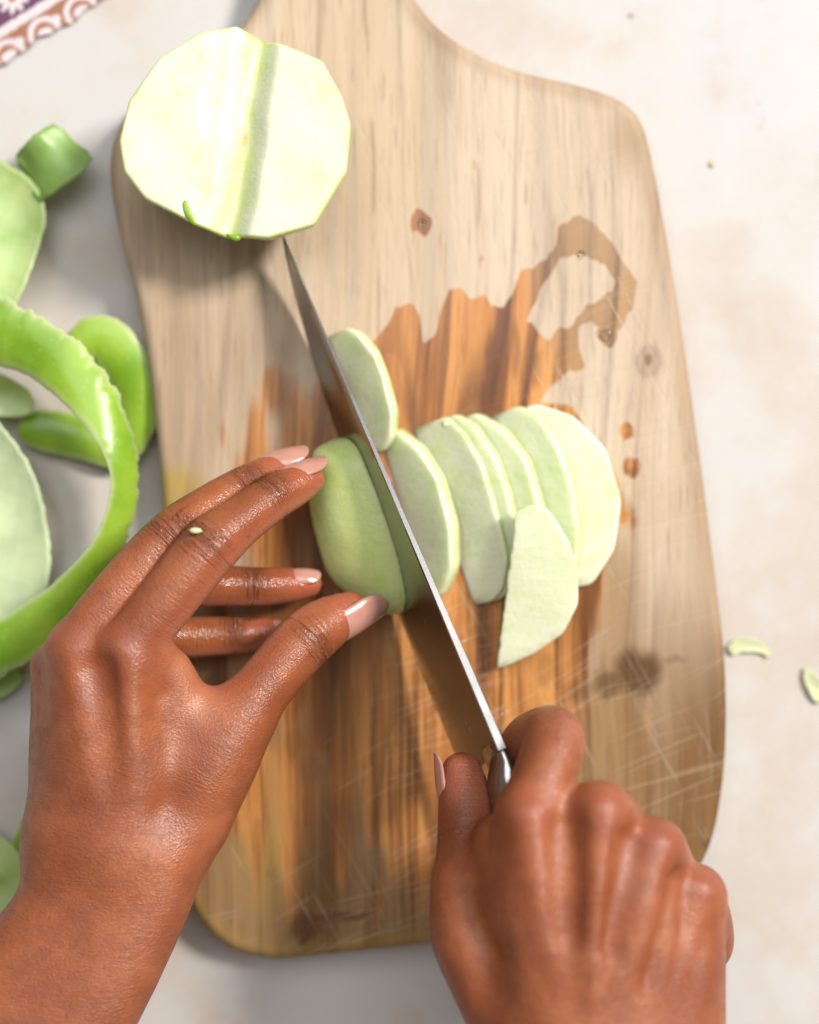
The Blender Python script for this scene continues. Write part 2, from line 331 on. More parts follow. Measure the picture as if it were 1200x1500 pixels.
    for cx, cy, ax, ay, s_ in ((935, 985, 38, 36, .95), (893, 1000, 28, 22, .75), (950, 530, 9, 10, .7), (950, 530, 24, 26, .25), (720, 540, 9, 60, .7), (755, 515, 6, 46, .5), (742, 470, 5, 22, .45), (785, 540, 7, 30, .5), (448, 1360, 24, 26, .85), (500, 1345, 46, 7, .7), (455, 1130, 22, 24, .35), (430, 1090, 16, 22, .3),
                              (300, 1500, 1, 1, 0), (708, 575, 6, 18, .75), (985, 965, 22, 6, .35), (668, 1150, 5, 150, .45), (612, 1000, 4, 170, .5), (548, 1080, 4, 140, .5), (487, 1000, 5, 150, .45), (735, 1040, 5, 60, .5), (640, 780, 4, 120, .4), (925, 690, 8, 8, .5), (690, 930, 4, 90, .45), (575, 970, 3, 120, .35), (450, 760, 6, 130, .4), (510, 450, 3, 160, .0), (1038, 1240, 8, 12, .8), (800, 980, 14, 26, .4), (845, 1010, 18, 16, .45)):
        if s_: dark = np.maximum(dark, s_*(1-smoothstep(.55, 1.25, np.hypot((wx-cx)/ax, (wy-cy)/ay))))
    ring = np.abs(np.hypot(wx-950, wy-530)-19); dark = np.maximum(dark, .3*(1-smoothstep(2, 5, ring)))
    # long grey mineral lines of the grain
    for gx, k, s_ in ((545, 40, .35), (700, -10, .25), (590, 60, .2), (860, 30, .25), (470, 20, .2), (800, 90, .2)):
        lx = gx+k*(y-200)/1000+(vnoise(x*0+3, y/60, int(gx))-.5)*8
        dark = np.maximum(dark, s_*(1-smoothstep(1, 4, np.abs(x-lx)))*smoothstep(.35, .6, vnoise(x*0, y/70, int(gx)+9)))
    nz = vnoise(x/60, y/120, 8)-.5
    aged_shade = np.maximum(smoothstep(640, 1080, y+nz*260), smoothstep(960, 1060, x+nz*40)*smoothstep(560, 980, y)*.6)
    aged_shade = np.maximum(aged_shade, .75*smoothstep(330, 210, x+nz*60)*smoothstep(180, 330, y)*smoothstep(760, 420, y)*.5)
    aged_shade = np.maximum(aged_shade, .45*smoothstep(470, 330, x+nz*120)*smoothstep(330, 520, y+nz*90)); edge = smoothstep(.9, .1, d.ravel()); aged_shade = np.maximum(aged_shade, edge*.45); aged_shade = np.maximum(aged_shade, .5*(1-smoothstep(0, 60, np.hypot(x-925, (y-200)*.6))))  # knife shade painted tan left of the blade, then worn rim and shoulder
    yel = np.maximum(.9*(1-smoothstep(15, 75, np.hypot(x-255, (y-720)*1.3))), .5*(1-smoothstep(20, 110, np.hypot((x-395)*1.5, y-1255)))*smoothstep(.3, .7, vnoise(x/14, y/20, 12)+.15))
    yel = np.maximum(yel, edge*smoothstep(1200, 1380, y)*.4)
    scar = .25+.75*np.maximum(smoothstep(700, 1050, y), smoothstep(700, 900, x)*.5)
    for nme, v in (('pale', smoothstep(760, 830, x-.2*(y-450))*smoothstep(620, 480, y)), ('wet', wet), ('dark', dark), ('aged_shade', aged_shade), ('yellow', yel), ('scar', scar)):
        full = np.zeros(off); full[:len(x)] = v
        if nme == 'aged_shade': full[len(x):] = .55
        attr(o, nme, full)
    recentre(o)
    return tag(o, 'worn wooden cutting board with a neck, wet orange patch and knife scars', 'cutting board')
make_board()

# ------------------------------------------------------------------ knife (defines the cutting plane)
TIP = P(414, 343, 1.35); SPH = P(736, 1097, 6.5); EDH = P(661, 1086, 1.45)
KA = unit(SPH-TIP)                               # along the spine, tip -> heel
KD = (EDH-SPH); KD = unit(KD-KA*np.dot(KD, KA))  # from spine down to the edge
KN = unit(np.cross(KA, KD));  KN = KN if KN[0] > 0 else -KN   # to the right of the blade
KL = np.linalg.norm(SPH-TIP); KW = np.linalg.norm(EDH-SPH)
def make_knife():
    root = bpy.data.objects.new('kitchen_knife', None); C.objects.link(root); root.empty_display_size = .02
    root.location = [float(x)*CM for x in TIP]
    inv = Matrix.Translation(-root.location)
    n = 70; s = np.linspace(0, 1, n)
    V, Fc = [], []
    wl = KW*np.clip(1-(1-s)**2.4, 0, 1)**.78; wl[0] = .02
    sp = .25*(1-s)**2                                  # the spine drops a little to the tip
    for i in range(n):
        c = TIP+KA*KL*s[i]; th = (.03+.14*s[i]**1.3)*(1 if i else .3)
        w = wl[i]
        for a, tt in ((0, th*.75), (.012, th), (.3, th*.78), (.9, th*.28), (.97, .02), (1.0, .004)): V.append(c+KD*(sp[i]*0+w*a)+KN*tt)
        for a, tt in ((1.0, -.004), (.97, -.02), (.9, -th*.28), (.3, -th*.78), (.012, -th), (0, -th*.75)): V.append(c+KD*(w*a)+KN*tt)
    m = 12
    for i in range(n-1):
        for j in range(m): Fc.append([i*m+j, i*m+(j+1) % m, (i+1)*m+(j+1) % m, (i+1)*m+j])
    Fc.append(list(range(m))[::-1]); Fc.append([(n-1)*m+j for j in range(m)])
    b = mesh_obj('blade', np.array(V)-TIP, Fc, STEEL, root, smooth=True)
    md = b.modifiers.new('edge', 'EDGE_SPLIT'); md.split_angle = math.radians(22)
    # bolster and handle continue behind the heel, near the spine
    def loft(name, rows, mat, seg=20, par=root):
        V, Fc = [], []
        for (d, dn, hw, hh) in rows:
            c = SPH+KA*d+KD*dn
            for k in range(seg):
                a = 2*math.pi*k/seg; ca, sa = math.cos(a), math.sin(a)
                V.append(c+KN*hw*np.sign(ca)*abs(ca)**.7+KD*hh*np.sign(sa)*abs(sa)**.7)
        for i in range(len(rows)-1):
            for k in range(seg): Fc.append([i*seg+k, i*seg+(k+1) % seg, (i+1)*seg+(k+1) % seg, (i+1)*seg+k])
        Fc.append(list(range(seg))[::-1]); Fc.append([(len(rows)-1)*seg+k for k in range(seg)])
        return mesh_obj(name, np.array(V)-TIP, Fc, mat, par)
    loft('bolster', [(-.35, .98, .165, .97), (.25, 1.0, .20, 1.0), (.8, 1.02, .55, .98), (1.4, 1.05, .72, 1.02), (1.8, 1.05, .76, 1.05)], STEEL)
    h = loft('handle', [(1.8, 1.05, .78, 1.08), (3, 1.05, .8, 1.1), (5.5, 1.15, .82, 1.22), (8, 1.2, .8, 1.15), (10.5, 1.3, .82, 1.25), (11.8, 1.4, .8, 1.3), (12.2, 1.4, .6, 1.1)], HANDLE)
    for dd in (3.2, 6.6, 10):
        loft2 = []
        c = SPH+KA*dd+KD*1.12
        V, Fc = [], []
        for sgn in (-.86, .86):
            for k in range(14): a = 2*math.pi*k/14; V.append(c+KN*sgn+KA*.3*math.cos(a)+KD*.3*math.sin(a))
        for k in range(14): Fc.append([k, (k+1) % 14, 14+(k+1) % 14, 14+k])
        Fc += [list(range(14))[::-1], list(range(14, 28))]
        mesh_obj('rivet', np.array(V)-TIP, Fc, BRASS, h, smooth=False)
    return tag(root, 'steel kitchen knife cutting down through the peeled apple, gripped by a hand', 'knife')
make_knife()

# ------------------------------------------------------------------ signed-distance modelling for the hands
class Field:
    def __init__(s, lo, hi, h):
        s.lo = np.asarray(lo, float); s.h = h; s.n = np.ceil((np.asarray(hi)-s.lo)/h).astype(int)+1
        s.ax = [(s.lo[k]+h*np.arange(s.n[k])).astype(np.float32) for k in range(3)]
    def empty(s): return np.full(s.n, 4.0, np.float32)
    def tube(s, pts, pad=1.3, step=.3):
        "union of round cones along a spline of (x,y,z,r)"
        D = s.empty(); q = spline(pts, step)
        for a, b in zip(q[:-1], q[1:]):
            r = max(a[3], b[3])+pad
            i0 = np.clip(np.floor((np.minimum(a[:3], b[:3])-r-s.lo)/s.h).astype(int), 0, s.n-1)
            i1 = np.clip(np.ceil((np.maximum(a[:3], b[:3])+r-s.lo)/s.h).astype(int)+1, 1, s.n)
            if np.any(i1 <= i0): continue
            sl = tuple(slice(i0[k], i1[k]) for k in range(3))
            x = s.ax[0][sl[0]][:, None, None]-a[0]; y = s.ax[1][sl[1]][None, :, None]-a[1]; z = s.ax[2][sl[2]][None, None, :]-a[2]
            d = (b-a).astype(np.float32); L2 = float((d[:3]**2).sum())+1e-9
            t = np.clip((x*d[0]+y*d[1]+z*d[2])/L2, 0, 1)
            v = np.sqrt((x-t*d[0])**2+(y-t*d[1])**2+(z-t*d[2])**2)-(a[3]+t*d[3])
            D[sl] = np.minimum(D[sl], v)
        return D
def smin(a, b, k):
    h = np.clip(.5+.5*(b-a)/k, 0, 1); return b*(1-h)+a*h-k*h*(1-h)
def surface_nets(D, lo, h):
    S = D < 0; nx, ny, nz = D.shape
    c = np.zeros((nx-1, ny-1, nz-1), np.int8)
    for i in (0, 1):
        for j in (0, 1):
            for k in (0, 1): c += S[i:nx-1+i, j:ny-1+j, k:nz-1+k]
    act = (c > 0) & (c < 8); ids = np.argwhere(act); num = np.full(act.shape, -1, np.int64); num[act] = np.arange(len(ids))
    acc = np.zeros((len(ids), 3)); cnt = np.zeros(len(ids))
    cs = [(i, j, k) for i in (0, 1) for j in (0, 1) for k in (0, 1)]
    val = {q: D[ids[:, 0]+q[0], ids[:, 1]+q[1], ids[:, 2]+q[2]] for q in cs}
    for q in cs:
        for ax in range(3):
            if q[ax]: continue
            w = list(q); w[ax] = 1; w = tuple(w); a, b = val[q], val[w]; m = (a < 0) != (b < 0)
            t = a[m]/(a[m]-b[m]); p = np.tile(np.array(q, float), (m.sum(), 1)); p[:, ax] += t; acc[m] += p; cnt[m] += 1
    V = np.asarray(lo)+h*(ids+acc/cnt[:, None]); Fs = []
    for ax in range(3):
        o1, o2 = (ax+1) % 3, (ax+2) % 3
        sa = [slice(None)]*3; sb = [slice(None)]*3; sa[ax] = slice(0, -1); sb[ax] = slice(1, None)
        e = np.argwhere(S[tuple(sa)] != S[tuple(sb)])
        e = e[(e[:, o1] > 0) & (e[:, o2] > 0) & (e[:, o1] < D.shape[o1]-1) & (e[:, o2] < D.shape[o2]-1)]
        q = []
        for d1, d2 in ((1, 1), (0, 1), (0, 0), (1, 0)):
            f = e.copy(); f[:, o1] -= d1; f[:, o2] -= d2; q.append(num[f[:, 0], f[:, 1], f[:, 2]])
        q = np.stack(q, 1); inside = S[e[:, 0], e[:, 1], e[:, 2]]; q[~inside] = q[~inside][:, ::-1]; Fs.append(q)
    return V, np.vstack(Fs)
def mesh_normals(V, Fq):
    n = np.cross(V[Fq[:, 2]]-V[Fq[:, 0]], V[Fq[:, 3]]-V[Fq[:, 1]]); N = np.zeros_like(V)
    for k in range(4): np.add.at(N, Fq[:, k], n)
    return N/(np.linalg.norm(N, axis=1)[:, None]+1e-12)
def relax(V, Fq, it, lam=.5):
    for _ in range(it):
        A = np.zeros_like(V); c = np.zeros(len(V))
        for a, b in ((0, 1), (1, 2), (2, 3), (3, 0)):
            np.add.at(A, Fq[:, a], V[Fq[:, b]]); np.add.at(A, Fq[:, b], V[Fq[:, a]]); np.add.at(c, Fq[:, a], 1); np.add.at(c, Fq[:, b], 1)
        V = V+lam*(A/c[:, None]-V)
    return V
def T(rows): return np.array([[*P(a, b, z), r] for a, b, z, r in rows])

def make_hand(name, spec, h):
    allp = np.vstack([T(r) for r in spec['palm']]+[T(f['pts']) for f in spec['fingers']]+[T(r) for r in spec['arm']])
    lo = allp[:, :3].min(0)-allp[:, 3].max()-.4; hi = allp[:, :3].max(0)+allp[:, 3].max()+.4
    fld = Field(lo, hi, h)
    D = None
    for r in spec['palm']: d = fld.tube(T(r), step=.5); D = d if D is None else smin(D, d, spec['k'])
    A = None
    for r in spec['arm']: d = fld.tube(T(r), pad=2.2, step=1.2); A = d if A is None else smin(A, d, 2.2)
    D = smin(D, A, 1.3)
    for r, k in spec.get('soft', []): D = smin(D, fld.tube(T(r), step=.4), k)
    out = D
    for f in spec['fingers']:
        d = fld.tube(T(f['pts'])); nb = f.get('nb', 2)
        base = fld.tube(T(f['pts'][:nb+1])) if nb < len(f['pts'])-1 else d
        for r in f.get('pads', []): d = smin(d, fld.tube(T(r), step=.2), .35)
        d = np.minimum(d, smin(D, base, f.get('k', .5)))
        out = np.minimum(out, smin(out, d, f.get('kk', .12)))
    for r, k in spec.get('cut', []):                    # soft grooves
        d = -fld.tube(T(r), step=.3); out = -smin(-out, -d, k)
    V, Fq = surface_nets(out, fld.lo, h); V = relax(V, Fq, 3, .5)
    # keep the single largest piece: hands are one surface, nothing floats
    N = mesh_normals(V, Fq)
    # ---- per-vertex skin attributes
    nv = len(V); along = np.zeros(nv); across = np.zeros(nv); tone = np.zeros(nv); palm = np.zeros(nv); crease = np.zeros(nv); red = np.zeros(nv); wetn = np.zeros(nv); fing = np.zeros(nv)
    best = np.full(nv, 1e9); ball = np.full(nv, 1e9)
    for f in spec['fingers']:
        t = T(f['pts']); q = spline(t, .15); L = np.concatenate([[0], np.cumsum(np.linalg.norm(np.diff(q[:, :3], axis=0), axis=1))])
        joint = [L[np.argmin(np.linalg.norm(q[:, :3]-t[j, :3], axis=1))] for j in f['joints']]
        near = np.where(np.all((V > q[:, :3].min(0)-3.2) & (V < q[:, :3].max(0)+3.2), axis=1))[0]
        dd = np.full(len(near), 1e9); kk = np.zeros(len(near), int)
        for i in range(0, len(q)):
            x = np.linalg.norm(V[near]-q[i, :3], axis=1)-q[i, 3]; m = x < dd; dd[m] = x[m]; kk[m] = i
        tan = np.gradient(q[:, :3], axis=0); tan /= np.linalg.norm(tan, axis=1)[:, None]
        ball[near] = np.minimum(ball[near], dd)
        m = dd < np.minimum(best[near], .6); v = near[m]; k = kk[m]; best[v] = dd[m]
        a = tan[k]; rel = V[v]-q[k, :3]; s_ = L[k]+(rel*a).sum(1)
        dv = unit(f['dorsal']); dn = dv[None]-a*(a@dv)[:, None]; dn /= np.linalg.norm(dn, axis=1)[:, None]
        sd = np.cross(a, dn); dors = (N[v]*dn).sum(1); side = (rel*sd).sum(1)
        w = smoothstep(.2, 1.5, s_)*smoothstep(.55, .2, dd[m])
        along[v] = s_; across[v] = side
        pal = smoothstep(.10, -.55, dors)*w; palm[v] = pal*.8
        for j, js in enumerate(joint):
            g = np.exp(-((s_-js)/.42)**2)*smoothstep(-.25, .5, dors)*f.get('jt', 1.0); crease[v] = np.maximum(crease[v], g); tone[v] = np.maximum(tone[v], g*(.42 if j else .34))
            g2 = np.exp(-((s_-js)/.10)**2)*smoothstep(.2, -.4, dors)*.6; crease[v] = np.maximum(crease[v], g2)
        red[v] = np.maximum(smoothstep(L[-1]-1.6, L[-1]-.3, s_)*.7*(1-pal*.4), .35*w*smoothstep(.6, -.1, dors)); fing[v] = w; wetn[v] = f.get('wet', .4)*smoothstep(1.5, 5, s_)*w
    ax = unit(P(*spec['axis'][1])-P(*spec['axis'][0])); rel = V-P(*spec['axis'][0]); g = rel@ax; sidev = unit(np.cross(ax, (0, 0, 1))); lat = rel@sidev
    body = best > .59
    along[body] = g[body]; across[body] = lat[body]
    fine = np.where(body, .8*smoothstep(.65, 1.5, ball), .55*fing)
    for px, py, z, r, amt in spec.get('knuckles', []):
        e = np.linalg.norm(V-P(px, py, z), axis=1); w = smoothstep(r, r*.3, e); tone = np.maximum(tone, amt*w); red = np.maximum(red, .38*w); pass
    for px, py, z, r, amt in spec.get('pink', []):
        e = np.linalg.norm(V-P(px, py, z), axis=1); w = smoothstep(r, r*.2, e); palm = np.maximum(palm, amt*w)
    o = mesh_obj(name, V, Fq, SKIN)
    for nme, v in (('along', along), ('across', across), ('tone', tone), ('palm', palm), ('crease', crease), ('fine', fine), ('red', red), ('wetness', wetn)): attr(o, nme, v)
    for f in spec['fingers']:
        if 'nail' in f: make_nail(o, f)
    recentre(o)
    return o
def make_nail(parent, f):
    t = T(f['pts']); nl = f['nail']; tip = t[-1]; pre = t[-2]
    a = unit(tip[:3]-pre[:3]); a = unit(a+np.array(nl.get('tilt', (0, 0, 0)))); n0 = unit(nl['n']); n0 = unit(n0-a*np.dot(n0, a)); sd = np.cross(a, n0)
    l, w, Rc = nl['l'], nl['w'], nl['w']*nl.get('rc', .56)
    B = P(*nl['at'][:3]) if 'at' in nl else tip[:3]-a*nl['back']+n0*nl['up']
    nu, nw = 16, 26; top, bot, tipv = [], [], []
    for i in range(nw+1):
        v = i/nw
        hw = math.sqrt(max(0.0, 1-((.22-v)/.22)**2)) if v < .22 else 1.0
        if v > .5: hw *= max(.1, math.sqrt(max(0, 1-((v-.5)/.5)**2.2)))
        hw = max(hw, .06)*w/2
        for k in range(nu+1):
            u = -1+2*k/nu; ang = u*hw/Rc
            p = B+a*v*l+sd*Rc*math.sin(ang)+n0*(Rc*(math.cos(ang)-1)-nl.get('drop', .16)*v*v+.05*math.sin(math.pi*min(1, v*1.1)))
            top.append(p); bot.append(p-n0*.06); tipv.append(smoothstep(.55, .95, np.array(v)))
    V = np.array(top+bot); off = len(top); W = nu+1; Fc = []
    for i in range(nw):
        for k in range(nu):
            q = [i*W+k, (i+1)*W+k, (i+1)*W+k+1, i*W+k+1]; Fc.append(q[::-1]); Fc.append([off+x for x in q])
    per = [k for k in range(W)]+[i*W+nu for i in range(1, nw+1)]+[nw*W+k for k in range(nu-1, -1, -1)]+[i*W for i in range(nw-1, 0, -1)]
    for x, y in zip(per, per[1:]+per[:1]): Fc.append([x, y, off+y, off+x])
    o = mesh_obj('fingernail', V, Fc, NAIL, parent)
    bm = bmesh.new(); bm.from_mesh(o.data); bmesh.ops.recalc_face_normals(bm, faces=bm.faces); bm.to_mesh(o.data); bm.free()
    attr(o, 'tip', np.array(tipv+tipv)); return o

LEFT = dict(
    k=.85, axis=((160, 1000, 5), (150, 1350, 5)),
    palm=[[(182, 955, 5.4, .92), (186, 1080, 5.45, 1.0), (186, 1235, 5.0, 1.2)],
          [(112, 950, 5.1, .86), (130, 1080, 5.2, 1.0), (146, 1235, 5.0, 1.2)],
          [(86, 978, 4.1, .80), (100, 1090, 4.4, 1.0), (112, 1240, 4.4, 1.2)],
          [(84, 1012, 3.0, .75), (88, 1110, 3.3, .95), (100, 1240, 3.6, 1.15)],
          [(205, 965, 5.2, .92), (244, 985, 4.85, .78), (276, 1042, 4.5, .74)], [(225, 1065, 4.7, .85), (290, 1058, 4.4, .70)], [(215, 1130, 4.8, 1.1), (305, 1110, 4.3, 1.0)],
          [(150, 1060, 3.9, 1.0), (165, 1200, 3.9, 1.2)],
          [(280, 1190, 4.2, 1.28), (318, 1115, 4.3, 1.2), (350, 1056, 4.15, 1.08)]],
    arm=[[(232, 1262, 4.6, 1.45), (208, 1330, 4.8, 1.42), (125, 1480, 5.1, 1.65), (-70, 1800, 5.5, 2.1)],
         [(108, 1240, 4.3, 1.35), (98, 1320, 4.5, 1.40), (5, 1455, 5.0, 1.7), (-200, 1760, 5.5, 2.1)]],
    soft=[([(184, 960, 6.12, .28), (188, 1060, 6.22, .14), (186, 1160, 6.0, .1)], .6), ([(112, 955, 5.75, .26), (128, 1060, 5.95, .12), (145, 1160, 5.9, .1)], .6)],
    cut=[([(142, 985, 6.62, .34), (156, 1080, 6.8, .26), (162, 1150, 6.85, .12)], .85)],
    fingers=[
        dict(pts=[(182, 955, 5.4, .98), (243, 880, 5.5, .95), (306, 803, 5.3, .97), (352, 764, 4.75, .82), (396, 732, 4.05, .76), (430, 713, 3.4, .69), (452, 702, 2.95, .55)], joints=[2, 4], dorsal=(-.5, .6, .62), wet=.6, k=.45,
             nail=dict(n=(-.42, .62, .66), l=1.75, w=1.12, back=.98, up=.71, drop=.14, tilt=(.12, -.02, .22))),
        dict(pts=[(112, 950, 5.1, .9), (176, 865, 4.95, .85), (246, 790, 4.55, .86), (303, 746, 4.0, .76), (358, 713, 3.4, .70), (400, 693, 2.9, .64), (424, 684, 2.6, .52)], joints=[2, 4], dorsal=(-.5, .62, .6), wet=.8, k=.45,
             nail=dict(n=(-.40, .62, .66), l=1.75, w=1.12, back=.98, up=.68, drop=.14, tilt=(.1, 0, .2))),
        dict(pts=[(86, 978, 4.1, .85), (160, 905, 3.6, .8), (250, 857, 2.8, .78), (310, 857, 2.3, .73), (368, 859, 1.9, .68), (425, 857, 1.6, .62), (452, 855, 1.5, .48)], joints=[2, 4], dorsal=(-.1, .75, .6), wet=.9, k=.4,
             nail=dict(n=(0, .72, .65), l=1.15, w=.85, back=.72, up=.575, drop=.14)),
        dict(pts=[(84, 1012, 3.0, .78), (150, 962, 2.4, .74), (225, 936, 1.9, .75), (285, 933, 1.6, .72), (340, 931, 1.3, .66), (385, 928, 1.1, .58), (410, 926, 1.0, .45)], joints=[2, 4], dorsal=(-.1, .75, .6), wet=.7, k=.4,
             nail=dict(n=(0, .72, .65), l=.8, w=.7, back=.5, up=.48, drop=.14)),
        dict(pts=[(280, 1190, 4.2, 1.28), (318, 1115, 4.3, 1.2), (352, 1052, 4.15, 1.08), (402, 988, 3.75, .96), (447, 938, 3.25, 1.0), (484, 910, 2.7, .86), (512, 893, 2.3, .62)], joints=[4], dorsal=(.55, -.5, .66), wet=.35, nb=3, k=.55,
             nail=dict(n=(.50, -.48, .72), l=2.25, w=1.5, back=1.08, up=.88, drop=.18, tilt=(.05, 0, .12)))],
    knuckles=[(180, 950, 6.4, 1.0, .25), (100, 940, 6.0, .9, .35), (62, 965, 4.9, .8, .4), (240, 770, 5.4, .8, .45)],
    pink=[(300, 1020, 4.9, 1.5, .45), (285, 980, 5.3, 1.2, .5)])
RIGHT = dict(
    k=.85, axis=((850, 1180, 8), (870, 1500, 8)),
    palm=[[(775, 1198, 8.1, .98), (787, 1320, 8.4, 1.05), (802, 1475, 8.2, 1.3)],
          [(878, 1196, 8.3, .98), (872, 1320, 8.6, 1.05), (860, 1490, 8.3, 1.3)],
          [(957, 1246, 7.9, .92), (935, 1350, 8.3, 1.05), (915, 1500, 8.1, 1.3)],
          [(1018, 1312, 7.2, .88), (1000, 1400, 7.4, 1.1), (975, 1505, 7.6, 1.3)],
          [(1003, 1400, 6.4, 1.15), (998, 1505, 6.8, 1.3)],
          [(745, 1482, 7.3, 1.3), (694, 1375, 6.6, 1.2), (686, 1300, 6.2, 1.08)],
          [(765, 1310, 7.6, 1.15), (735, 1235, 6.9, .85)], [(860, 1330, 7.2, 1.2), (860, 1480, 7.2, 1.4)]],
    arm=[[(835, 1540, 7.7, 1.6), (840, 1620, 7.8, 1.55), (850, 1800, 8.5, 1.8), (860, 2050, 9.5, 2.1)], [(930, 1540, 7.5, 1.5), (930, 1620, 7.6, 1.5), (955, 1800, 8.3, 1.8), (985, 2050, 9.3, 2.1)]],
    soft=[([(775, 1195, 8.80, .36), (792, 1320, 9.22, .13), (815, 1420, 9.25, .08)], .6), ([(880, 1185, 9.0, .38), (872, 1320, 9.45, .16), (864, 1450, 9.40, .1)], .55),
          ([(960, 1238, 8.55, .36), (940, 1330, 9.05, .10), (922, 1400, 9.15, .06)], .6), ([(1022, 1305, 7.85, .33), (1006, 1370, 8.2, .08), (985, 1440, 8.55, .05)], .55),
          ([(908, 1268, 9.22, .08), (884, 1330, 9.52, .11), (880, 1400, 9.62, .12), (868, 1440, 9.60, .12), (872, 1520, 9.45, .1)], .2), ([(960, 1310, 9.0, .07), (945, 1370, 9.25, .09), (905, 1430, 9.52, .10), (882, 1470, 9.52, .1)], .18)],
    cut=[([(828, 1215, 9.45, .26), (830, 1300, 9.75, .22), (832, 1370, 9.75, .12)], .7), ([(920, 1235, 9.3, .23), (906, 1320, 9.65, .18), (893, 1390, 9.75, .12)], .65), ([(992, 1290, 8.8, .2), (972, 1370, 9.2, .18), (950, 1440, 9.4, .1)], .6)],
    fingers=[
        dict(pts=[(775, 1198, 8.1, .98), (798, 1135, 7.7, .96), (812, 1080, 7.0, .95), (778, 1082, 5.9, .82), (757, 1105, 5.0, .74), (748, 1130, 4.4, .62)], joints=[2], dorsal=(.2, .7, .7), k=.5, nb=1, wet=.2, jt=.25),
        dict(pts=[(878, 1196, 8.3, .98), (900, 1200, 7.0, .9), (905, 1212, 5.6, .88), (868, 1225, 4.2, .8), (820, 1235, 3.6, .74), (782, 1235, 3.8, .6)], joints=[2], dorsal=(.6, .6, .2), k=.5, nb=1, wet=.2),
        dict(pts=[(957, 1246, 7.9, .92), (975, 1260, 6.6, .84), (968, 1280, 5.2, .82), (920, 1300, 4.2, .75), (870, 1305, 3.9, .7), (832, 1300, 4.2, .55)], joints=[2], dorsal=(.7, .5, .2), k=.5, nb=1, wet=.2),
        dict(pts=[(1018, 1312, 7.2, .88), (1036, 1348, 6.2, .78), (1036, 1388, 5.2, .78), (1000, 1400, 4.4, .68), (950, 1400, 4.3, .62), (915, 1395, 4.6, .5)], joints=[2], dorsal=(.9, .2, .2), k=.45, nb=1, wet=.2),
        dict(pts=[(694, 1375, 6.6, 1.2), (686, 1300, 6.2, 1.06), (684, 1225, 5.7, .95), (681, 1170, 5.2, .86), (677, 1133, 4.85, .70)], joints=[2], dorsal=(-.9, .1, .35), jt=.3, k=.5, nb=2, wet=.2,
             nail=dict(n=(-.99, .0, -.02), l=1.7, w=1.2, back=.95, up=.84, drop=-.04, tilt=(.0, .05, .0)))],
    knuckles=[(778, 1180, 9.2, 1.1, .1), (882, 1175, 9.3, 1.1, .15), (962, 1230, 8.9, 1.0, .15), (1030, 1295, 8.1, 1.0, .18)],
    pink=[(835, 1080, 7.2, 1.1, .45), (690, 1150, 5.6, 1.2, .35)])
tag(make_hand('hand', LEFT, .075), 'bare left hand with long nude nails steadying the apple against the knife', 'hand', 'hands preparing the apple')
tag(make_hand('hand', RIGHT, .08), 'bare right hand closed around the knife handle, knuckles up', 'hand', 'hands preparing the apple')

